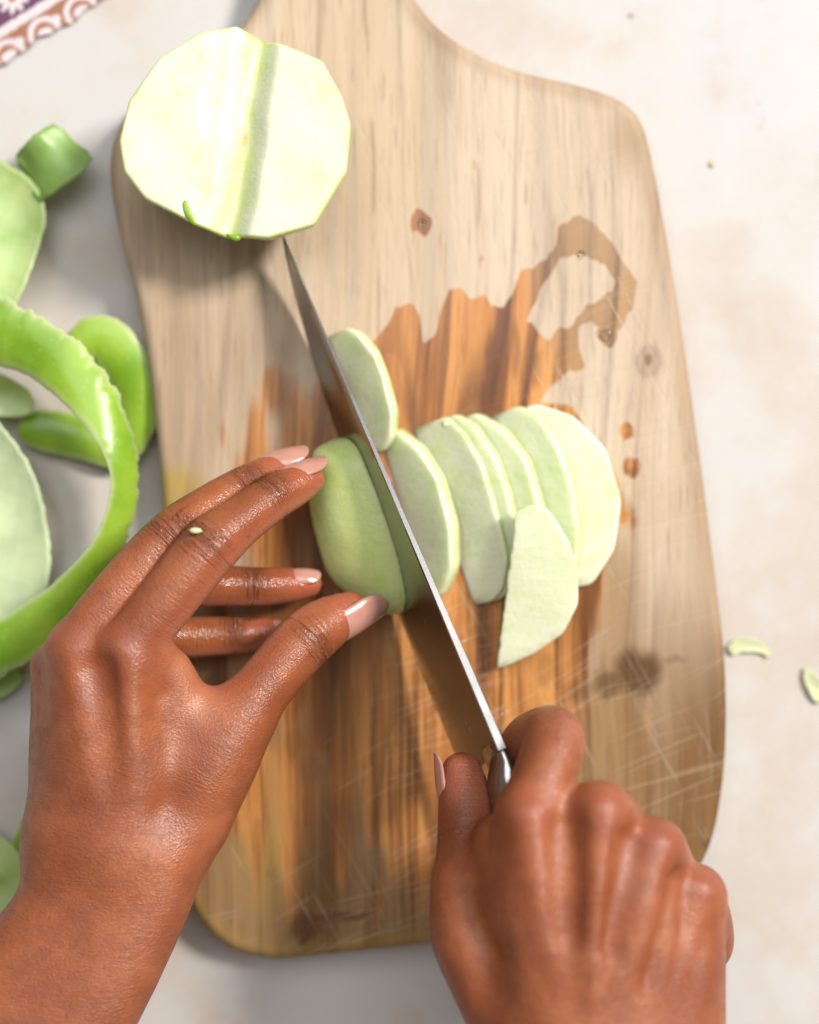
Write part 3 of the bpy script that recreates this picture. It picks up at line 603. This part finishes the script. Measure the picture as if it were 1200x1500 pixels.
# ------------------------------------------------------------------ apple pieces
def outline_r(poly, th):
    "radius of polygon (around 0,0) at angles th"
    p = np.asarray(poly); r = np.zeros(len(th))
    for i, a in enumerate(th):
        d = np.array([math.cos(a), math.sin(a)]); best = 0
        for u, v in zip(p, np.roll(p, -1, 0)):
            e = v-u; den = d[0]*e[1]-d[1]*e[0]
            if abs(den) < 1e-9: continue
            t = (u[0]*e[1]-u[1]*e[0])/den; s = (u[0]*d[1]-u[1]*d[0])/den
            if t > 0 and -1e-6 <= s <= 1+1e-6: best = max(best, t)
        r[i] = best
    return r
def make_cored_half():
    pix = [(177, 205), (190, 148), (236, 84), (290, 51), (345, 38), (402, 61), (470, 90), (498, 140), (511, 182), (505, 250), (458, 327), (392, 347), (330, 341), (286, 326), (214, 289), (184, 250)]
    zt = 3.3; pts = np.array([P(a, b, zt)[:2] for a, b in pix]); c = pts.mean(0); c[:] = P(345, 195, zt)[:2]
    nt, nr = 220, 70; th = np.linspace(0, 2*math.pi, nt, endpoint=False); R = outline_r(pts-c, th)
    R = .78*R+.22*(np.roll(R, 1)+np.roll(R, -1))/2
    g0, g1 = P(376, 50, zt)[:2], P(330, 345, zt)[:2]; ga = unit(g1-g0); gn = np.array([-ga[1], ga[0]])   # gn points right
    if gn[0] < 0: gn = -gn
    V, green_tint = [], []
    def top(x, y):
        q = (np.array([x, y])-g0)@gn; s = (np.array([x, y])-g0)@ga; L = np.linalg.norm(g1-g0)
        q += .05*math.sin(s*1.1)+.025*math.sin(s*3.1)
        dep = 1.0+.10*math.sin(s*1.3+1); prof = 0
        ss = lambda a, b: float(smoothstep(a, b, np.array(q)))
        prof = -.74*dep*(.22*ss(-1.7, -1.0)+.78*ss(-.8, .12))*(1-ss(.12, .95))
        return zt+prof*.8+.05*math.sin(x*1.9+1)*math.cos(y*1.6)
    rows = [i/nr for i in range(1, nr+1)]
    V.append((c[0], c[1], top(*c))); green_tint.append(0.0)
    for s in rows:
        s2 = s**.9
        for k in range(nt):
            x, y = c+np.array([math.cos(th[k]), math.sin(th[k])])*R[k]*s2
            z = top(x, y); V.append((x, y, z)); green_tint.append(float(smoothstep(.95, 1.0, np.array(s2)))*.5+.62*float(smoothstep(.15, .6, np.array(zt-z))))  # greener at the rim and with depth in the groove
    side = [(1.012, -.05), (1.018, -.16), (1.0, -.7), (.95, -1.25), (.86, -1.85), (.72, -2.45), (.52, -2.95), (.30, -3.2), (.12, -3.28)]
    for s, dz in side:
        for k in range(nt):
            x, y = c+np.array([math.cos(th[k]), math.sin(th[k])])*R[k]*s
            bz = V[1+(nr-1)*nt+k][2] if dz > -.6 else zt
            V.append((x, y, max(0.0, (bz+dz) if dz > -.6 else zt+dz))); green_tint.append(.9 if dz < -.1 else .8)
    Fc = [[0, 1+k, 1+(k+1) % nt] for k in range(nt)]
    tot = nr+len(side)
    for i in range(tot-1):
        for k in range(nt): a = 1+i*nt; Fc.append([a+k, a+nt+k, a+nt+(k+1) % nt, a+(k+1) % nt])
    Fc.append([1+(tot-1)*nt+k for k in range(nt)][::-1])
    o = mesh_obj('apple_half', V, Fc, FLESHIN); attr(o, 'green_tint', green_tint)
    def blob(name, pxs, z, hgt, mat):
        p = np.array([P(a, b, z) for a, b in pxs]); cc = p.mean(0); m = len(p); V = [tuple(q) for q in p]+[tuple(cc+(q-cc)*.6+np.array([0, 0, hgt])) for q in p]+[tuple(cc+(q-cc)*.7-np.array([0, 0, hgt])) for q in p]
        F_ = [[i, (i+1) % m, m+(i+1) % m, m+i] for i in range(m)]+[[m+i for i in range(m)]]+[[2*m+i, 2*m+(i+1) % m, (i+1) % m, i] for i in range(m)]+[[2*m+i for i in range(m)][::-1]]
        b = mesh_obj(name, V, F_, mat, o); s = b.modifiers.new('s', 'SUBSURF'); s.levels = s.render_levels = 2; return b
    blob('peel_scrap', [(266, 292), (272, 289), (278, 302), (284, 318), (292, 332), (284, 334), (272, 318), (266, 306)], 3.30, .07, PEEL)
    blob('peel_scrap', [(326, 340), (338, 343), (354, 343), (355, 352), (346, 356), (334, 350)], 3.05, .12, PEEL)
    va = np.array(V); q = P(357, 204, 2.8); attr(o, 'bruise', np.exp(-((va-q)**2*np.array([60, 9, 2.])).sum(1))*1.2)
    recentre(o)
    return tag(o, 'peeled apple half lying cut side up with a scooped core groove', 'apple')
make_cored_half()

def finish(o, levels=1, bev=None):
    if bev: b = o.modifiers.new('bevel', 'BEVEL'); b.width = bev*CM; b.segments = 3; b.limit_method = 'ANGLE'; b.angle_limit = math.radians(12)
    return o
def make_held_half():
    rows = [(.0, [(500, 640), (468, 664), (462, 745), (487, 838), (545, 893), (600, 900), (700, 800), (600, 640)]),
            (1.1, [(505, 634), (456, 652), (447, 742), (476, 848), (545, 905), (605, 900), (700, 800), (600, 630)]),
            (1.95, [(520, 640), (474, 662), (466, 742), (492, 832), (550, 884), (612, 880), (700, 800), (600, 640)]),
            (2.42, [(530, 664), (500, 684), (494, 745), (514, 818), (560, 852), (612, 850), (690, 790), (600, 660)]),
            (2.68, [(548, 705), (532, 750), (545, 800), (580, 815), (630, 800), (600, 700)])]
    bm = bmesh.new()
    for z, pp in rows:
        for a, b in pp: bm.verts.new(Vector(P(a, b, z)))
    r = bmesh.ops.convex_hull(bm, input=bm.verts)
    bmesh.ops.delete(bm, geom=list({v for v in bm.verts if not v.link_faces}), context='VERTS')
    bmesh.ops.dissolve_limit(bm, angle_limit=math.radians(9), verts=bm.verts, edges=bm.edges)
    off = TIP-KN*.035
    bmesh.ops.bisect_plane(bm, geom=bm.verts[:]+bm.edges[:]+bm.faces[:], plane_co=Vector(off), plane_no=Vector(KN), clear_outer=True)
    bmesh.ops.holes_fill(bm, edges=[e for e in bm.edges if e.is_boundary])
    bm.normal_update(); planes = [(np.array(f.normal), np.array(f.calc_center_median())) for f in bm.faces]; vs = np.array([v.co[:] for v in bm.verts]); bm.free()
    fl = Field(vs.min(0)-.3, vs.max(0)+.3, .06); x = fl.ax[0][:, None, None]; y = fl.ax[1][None, :, None]; z = fl.ax[2][None, None, :]; D = np.full(fl.n, -9., np.float32)
    for nn, cc in planes:
        hard = abs(np.dot(nn, KN)) > .995 or nn[2] < -.99
        D = -smin(-D, -((x-cc[0])*nn[0]+(y-cc[1])*nn[1]+(z-cc[2])*nn[2]), .05 if hard else .30)
    D = D.astype(np.float32); co, fs = surface_nets(D, fl.lo, .06); co = relax(co, fs, 6, .5); co[:, 2] = np.maximum(co[:, 2], .0)
    o = mesh_obj('apple_half', co, fs, FLESH); d = (co-off)@KN
    attr(o, 'green_tint', np.full(len(d), .72)); q = P(470, 742, 1.4); attr(o, 'bruise', np.maximum(np.exp(-((co-q)**2*np.array([3, 1.6, 1.2])).sum(1)*4), .5*np.exp(-((co-P(515, 800, 2))**2).sum(1)*6))); recentre(o)
    return tag(o, 'peeled apple half held in fingertips, being sliced by the knife', 'apple')
make_held_half()

def d_slice(A, B, hgt, lean, thick, label, z0=0.0, prof=None, group='cut apple slices', rough=0.0, flip=1, seed=0, bend=0):
    "half-round slice: straight base from pixel A to pixel B, leaning to the right by `lean` degrees above flat"
    r = random.Random(seed)
    a, b = (P(*A, z0), P(*B, z0)) if len(A) == 2 else (P(*A), P(*B)); L = np.linalg.norm(b-a); e1 = (b-a)/L
    right = unit(np.cross(e1, (0, 0, 1)));  right = right if right[0] > 0 else -right
    up = right*math.cos(math.radians(lean))+np.array([0, 0, 1])*math.sin(math.radians(lean))
    nrm = unit(np.cross(e1, up)); nrm = nrm if nrm[2] > 0 else -nrm       # visible face
    prof = prof or [(0, .02), (-.01, .34), (.11, .72), (.33, .98), (.62, 1.0), (.86, .78), (1.0, .38), (1.0, .02)]
    pts = [np.array(p)+np.array([r.uniform(-.012, .012), r.uniform(-.02, .02)]) for p in prof]
    # straight peeler facets with short rounded corners
    poly = []
    m = len(pts)
    for i, p in enumerate(pts):
        if i in (0, m-1): poly.append(p); continue
        q0, q1 = pts[i-1], pts[i+1]; s0, s1 = p+(q0-p)*.16, p+(q1-p)*.16
        for t in (0, .5, 1): poly.append((1-t)**2*s0+2*t*(1-t)*p+t*t*s1)
    base = []; nb = 26
    for i in range(1, nb):
        t = i/nb; base.append(poly[-1]*(1-t)+poly[0]*t+np.array([0, (r.uniform(-1, .4)*rough)/hgt]))
    poly = np.array(poly+base); m = len(poly); cen = poly.mean(0)
    V, green_tint = [], []
    # rings: top face (inset), rim, bottom
    rings = [(.0, 0, 0), (.35, 0, .0), (.65, 0, 0), (.90, 0, .0), (.985, 0, .08), (1.0, -.05, .28), (1.005, -.5, .6), (.995, -.95, .6), (.975, -1, .3), (.5, -1, 0)]
    for s, dz, rd in rings:
        for p in poly:
            q = cen+(p-cen)*s if s > 0 else cen
            w = a+e1*q[0]*L+up*q[1]*hgt+nrm*(thick*dz+(.03*math.sin(q[0]*9+seed)*math.cos(q[1]*5+seed) if abs(dz) < .05 or dz == -1 else 0)+bend*(q[0]-.5)**2)
            V.append(w); green_tint.append(rd)
    Fc = []
    for i in range(len(rings)-1):
        for k in range(m): Fc.append([i*m+k, (i+1)*m+k, (i+1)*m+(k+1) % m, i*m+(k+1) % m])
    Fc.append([(len(rings)-1)*m+k for k in range(m)])
    V = np.array(V); V[:, 2] = np.maximum(V[:, 2], .01+.0005*seed)
    bmv = mesh_obj('apple_slice', V, Fc, FLESH)
    bm = bmesh.new(); bm.from_mesh(bmv.data); bmesh.ops.recalc_face_normals(bm, faces=bm.faces); bm.to_mesh(bmv.data); bm.free()
    attr(bmv, 'green_tint', green_tint); recentre(bmv)
    return tag(bmv, label, 'apple slice', group)
BL = [(0, .02), (-.005, .66), (.10, .88), (.30, 1.0), (.55, .99), (.80, .90), (.95, .62), (1.0, .40), (1.0, .02)]
BL2 = [(0, .02), (-.01, .52), (.08, .78), (.26, .97), (.50, 1.0), (.74, .93), (.93, .66), (1.0, .34), (1.0, .02)]
d_slice((480, 495), (543, 668), 1.85, 44, .40, 'thin peeled apple slice leaning on the blade towards the knife tip', seed=1, z0=.1, prof=BL2)
d_slice((556, 640), (622, 878), 2.1, 43, .55, 'freshly cut apple slice just off the blade, facing the fanned slices', seed=2)
d_slice((605, 631), (692, 887), 2.25, 36, .30, 'fanned apple slice standing steepest, first in the row beside the knife', seed=3, prof=BL)
d_slice((629, 624), (709, 884), 2.25, 36, .46, 'second fanned apple slice counting from the knife, half hidden', seed=4, prof=BL2)
d_slice((667, 616), (742, 880), 2.35, 35, .52, 'third fanned apple slice from the knife, behind the loose piece', seed=5)
d_slice((714, 611), (784, 874), 2.45, 32, .48, 'fourth fanned apple slice from the knife, resting on the flat one', seed=6, prof=BL2)
d_slice((750, 604), (822, 868), 2.9, 10, .50, 'widest apple slice lying almost flat at the far end of the fan', seed=7, z0=.15)
d_slice((748, 750, 2.15), (724, 980, .62), 2.72, 3, .34, 'loose pale apple slice with a ragged straight edge lying over the fan', z0=2.0, seed=8, rough=.05,
        prof=[(0, .06), (-.035, .22), (-.02, .48), (.14, .78), (.34, .93), (.54, .98), (.74, .82), (.88, .52), (.97, .22), (1.0, .03)])

# ------------------------------------------------------------------ peel ribbons
def ribbon(rows, label, seed=0, thick=.075, skin_up=True, group='curls of green apple peel', mats=None, jag=(.028, .028), bow=.18):
    "rows: px, py, z, width, tilt (radians: roll of the ribbon about its own line)"
    q = spline([[*P(a, b, z), w, t] for a, b, z, w, t in rows], .12); n = len(q); r = np.random.default_rng(seed)
    tan = np.gradient(q[:, :3], axis=0); tan /= np.linalg.norm(tan, axis=1)[:, None]; nc = 13
    top, bot, ed = [], [], []
    jl = jag[0]*(vnoise(np.arange(n)*.55, np.zeros(n), seed)*2-1)+jag[0]*.6*r.uniform(-1, 1, n); jr = jag[1]*(vnoise(np.arange(n)*.55, np.ones(n)*9, seed+3)*2-1)+jag[1]*.6*r.uniform(-1, 1, n)
    for i in range(n):
        a = tan[i]; s0 = unit(np.cross((0, 0, 1), a)) if abs(a[2]) < .98 else np.array([1., 0, 0]); u0 = np.cross(a, s0)
        c, s = math.cos(q[i, 4]), math.sin(q[i, 4]); sd = s0*c+u0*s; up = u0*c-s0*s
        hw = q[i, 3]/2*(1 if 0 < i < n-1 else .6)
        for k in range(nc):
            u = -1+2*k/(nc-1); w = hw+(jl[i] if u < 0 else jr[i]); th = thick*(1-.75*abs(u)**3)
            bw = bow*(1 if skin_up else -1)*(1-u*u)*q[i, 3]/1.6
            p = q[i, :3]+sd*u*w+up*bw; top.append(p+up*th/2); bot.append(p-up*th/2); ed.append(float(smoothstep(.76, 1, np.array(abs(u)))))
    off = n*nc; Fc, fm = [], []; tm, bmi = (0, 1) if skin_up else (1, 0)
    for i in range(n-1):
        for k in range(nc-1):
            a = i*nc+k; f = [a, a+nc, a+nc+1, a+1]; Fc.append(f[::-1]); fm.append(tm); Fc.append([off+x for x in f]); fm.append(bmi)
        for k in (0, nc-1): a = i*nc+k; Fc.append([a, a+nc, off+a+nc, off+a]); fm.append(1)
    for i in (0, n-1):
        for k in range(nc-1): a = i*nc+k; Fc.append([a, a+1, off+a+1, off+a]); fm.append(1)
    V = np.array(top+bot); V[:, 2] = np.maximum(V[:, 2], ZT+.01+.1*(np.arange(len(V)) < off))
    o = mesh_obj('apple_peel', V, Fc, mats or [PEEL, PEELIN], fmat=fm)
    bm = bmesh.new(); bm.from_mesh(o.data); bmesh.ops.recalc_face_normals(bm, faces=bm.faces); bm.to_mesh(o.data); bm.free()
    attr(o, 'edge', ed+ed); recentre(o)
    return tag(o, label, 'apple peel', group)
ribbon([(-60, 456, .9, 2.1, .1), (0, 486, 1.1, 2.3, .2), (66, 516, 1.3, 2.05, .15), (132, 578, 1.5, 1.75, -.25), (172, 648, 1.4, 1.45, -.75), (183, 715, 1.1, 1.3, -.9), (160, 795, .8, 1.25, -.7), (110, 862, .6, 1.35, -.35), (45, 920, .5, 1.7, -.15), (-20, 960, .4, 1.9, 0), (-90, 1000, .3, 1.9, 0)],
       'bright green apple peel arching in a wide loop beside the board', seed=1, jag=(.02, .09))
ribbon([(105, 508, -.6, 1.0, 0), (150, 495, -.6, 1.7, .1), (190, 545, -.7, 1.8, .1), (200, 610, -.9, 1.6, .1), (175, 660, -1.1, 1.2, 0), (120, 640, -1.3, 1.7, 0), (60, 630, -1.3, 1.5, 0), (28, 628, -1.3, .7, 0)],
       'dark green apple peel curled on the table under the arching loop', seed=2)
ribbon([(38, 264, -.75, 1.9, 0), (60, 246, -.3, 2.0, .05), (84, 226, -.2, 2.1, .05), (110, 204, -.55, 1.9, 0)], 'short mid-green apple peel end, topmost in the pile, bent over', seed=3, skin_up=False, mats=[PEEL, plain('peel_underside_green', (.20, .34, .075), .38)])
ribbon([(-70, 240, -.6, 1.5, 0), (-10, 275, -.7, 2.0, 0), (22, 310, -.7, 2.2, 0), (12, 370, -.6, 2.0, 0), (-8, 430, -.3, 1.7, 0), (-50, 470, -.3, 1.5, 0)], 'pale inner side of a broad apple peel curving above the arching loop', seed=4, skin_up=False)
ribbon([(-60, 560, -.8, 1.2, 0), (-5, 578, -.8, 1.5, 0), (30, 590, -.8, 1.1, 0), (48, 598, -.8, .5, 0)], 'small pale tongue of apple peel inside the loop', seed=5, skin_up=False)
ribbon([(-40, 620, -.5, 1.6, .1), (0, 700, -.6, 2.4, .1), (20, 780, -.7, 2.5, .0), (18, 850, -.8, 2.6, 0), (-20, 920, -.9, 2.4, 0), (-80, 980, -1, 2, 0)], 'broad whitish-green apple peel lying inside up within the loop', seed=6, skin_up=False, mats=[PEEL, plain('peel_pale_inside', (.47, .56, .33), .4)])
ribbon([(-60, 1215, -.9, 1.5, 0), (-10, 1265, -.9, 1.9, 0), (14, 1290, -1, 1.7, 0), (0, 1330, -1.2, 1.4, 0), (-50, 1380, -1.2, 1.3, 0)], 'green apple peel scrap on the table by the wrist', seed=7, skin_up=False)
ribbon([(60, 1180, -1.2, .6, 0), (46, 1215, -1.2, 1.0, 0), (40, 1250, -1.3, 1.1, 0), (60, 1290, -1.4, .8, 0)], 'dark green apple peel scrap half under the wrist', seed=8)
ribbon([(-70, 1010, -1.2, 1.2, 0), (-10, 1000, -1.2, 1.3, 0), (30, 985, -1.3, .7, 0)], 'pale apple peel end beneath the loop near the knuckles', seed=13, skin_up=False)
ribbon([(1068, 955, -1.66, .35, 0), (1090, 944, -1.62, .55, .1), (1115, 950, -1.64, .35, 0), (1128, 962, -1.66, .15, 0)], 'tiny pale apple peel shaving next to the board edge', seed=9, skin_up=False, thick=.05, group='peel shavings on the open tabletop', mats=[PEELIN, SHAVE])
ribbon([(1182, 978, -1.66, .2, 0), (1188, 995, -1.6, .5, .2), (1196, 1012, -1.6, .5, 0), (1200, 1030, -1.66, .2, 0)], 'small green apple peel shaving lying out on the tabletop', seed=10, skin_up=False, thick=.07, group='peel shavings on the open tabletop', mats=[PEELIN, SHAVE])

# ------------------------------------------------------------------ crumbs, drops
def crumb(name, px, py, z, r, label, cat, mat, group, seed, flat=.5, squash=1.0):
    bm = bmesh.new(); bmesh.ops.create_icosphere(bm, subdivisions=2, radius=r); rr = random.Random(seed)
    for v in bm.verts: v.co *= 1+rr.uniform(-.22, .22) if mat is not WATER else 1
    for v in bm.verts: v.co.z = v.co.z*flat; v.co.x *= squash
    me_v = np.array([v.co[:] for v in bm.verts])+P(px, py, z); fs = [[v.index for v in f.verts] for f in bm.faces]; bm.free()
    o = mesh_obj(name, me_v, fs, mat); recentre(o); return tag(o, label, cat, group)
crumb('apple_crumb', 286, 777, 6.26, .11, 'white apple crumb stuck on the index finger joint', 'crumb', SHAVE, None, 1, .3, 1.9)
crumb('apple_crumb', 1043, 240, ZT+.05, .12, 'yellow apple crumb on the tabletop right of the board', 'crumb', plain('yellow_apple_bit', (.66, .52, .22), .5), None, 2, .3)
crumb('apple_crumb', 652, 622, 1.55, .12, 'tiny apple crumb on top of the fanned slices', 'crumb', SHAVE, None, 3, .8)
for px, py, r, lb in ((618, 326, .16, 'clear water drop in a small round stain, on dry pale wood'), (888, 490, .20, 'clear water drop at the lower end of the looped stain'), (852, 372, .13, 'clear water drop on the inner rim of the looped stain')):
    crumb('water_drop', px, py, .05, r, lb, 'water drop', WATER, 'water drops on the board', 5, .45)

# ------------------------------------------------------------------ printed cloth
def make_cloth():
    ny, nx = 150, 230
    U = np.linspace(-330, 165, nx); W = np.linspace(0, 1, ny)
    X = np.repeat(U[None], ny, 0); e = 97-X*.62+3*np.sin(X/13)+2*np.sin(X/5.3); Y = -330+(e+330)*W[:, None]
    z = ZT+.05+.10*vnoise(X/70, Y/60, 2)+.08*np.sin((X+Y)/60)**2
    s = (H-ZT)/F; top = np.stack([(X-600)*s, (750-Y)*s, z], -1).reshape(-1, 3); bot = top.copy(); bot[:, 2] = np.maximum(ZT+.004, top[:, 2]-.09)
    idx = np.arange(nx*ny).reshape(ny, nx); off = nx*ny
    f = np.stack([idx[1:, :-1], idx[1:, 1:], idx[:-1, 1:], idx[:-1, :-1]], -1).reshape(-1, 4); Fc = f.tolist()+(f[:, ::-1]+off).tolist()
    per = np.concatenate([idx[:, 0], idx[-1, 1:], idx[::-1, -1][1:], idx[0, ::-1][1:-1]]).tolist()
    Fc += [[a, b, off+b, off+a] for a, b in zip(per, per[1:]+per[:1])]
    o = mesh_obj('printed_cloth', np.vstack([top, bot]), Fc, PRINT)
    x, y = X.ravel(), Y.ravel(); d = (97-.62*x-y)/1.177; t = (x-.62*y)/1.177       # distance in from the hem, along it
    col = np.tile(np.array([.105, .028, .085]), (len(x), 1)); white = np.array([.62, .57, .60]); brown = np.array([.30, .125, .06])
    col[d < 42] = brown; col[(d > 32) & (d < 46)] = white
    tt = np.mod(t, 62)-31; arc = np.abs(np.hypot(tt, d-2)-22); col[(arc < 4.2) & (d < 32)] = white
    col[(np.hypot(tt/1.5, (d-3)/1.0) < 8)] = white; col[(np.hypot((tt-24)/1.2, d-13) < 6) & (d < 32)] = white
    t2 = np.mod(t+20, 74)-37; ang = np.arctan2(d-74, t2); rad = np.hypot(t2, d-74); col[(rad < 20+5*np.cos(ang*9)) & (d > 50)] = white; col[(rad < 6) & (d > 50)] = (.30, .12, .06)
    col = np.vstack([col, col]); attr_col(o, 'print', col); recentre(o)
    return tag(o, 'purple, brown and white printed cotton cloth corner on the tabletop', 'cloth')
make_cloth()
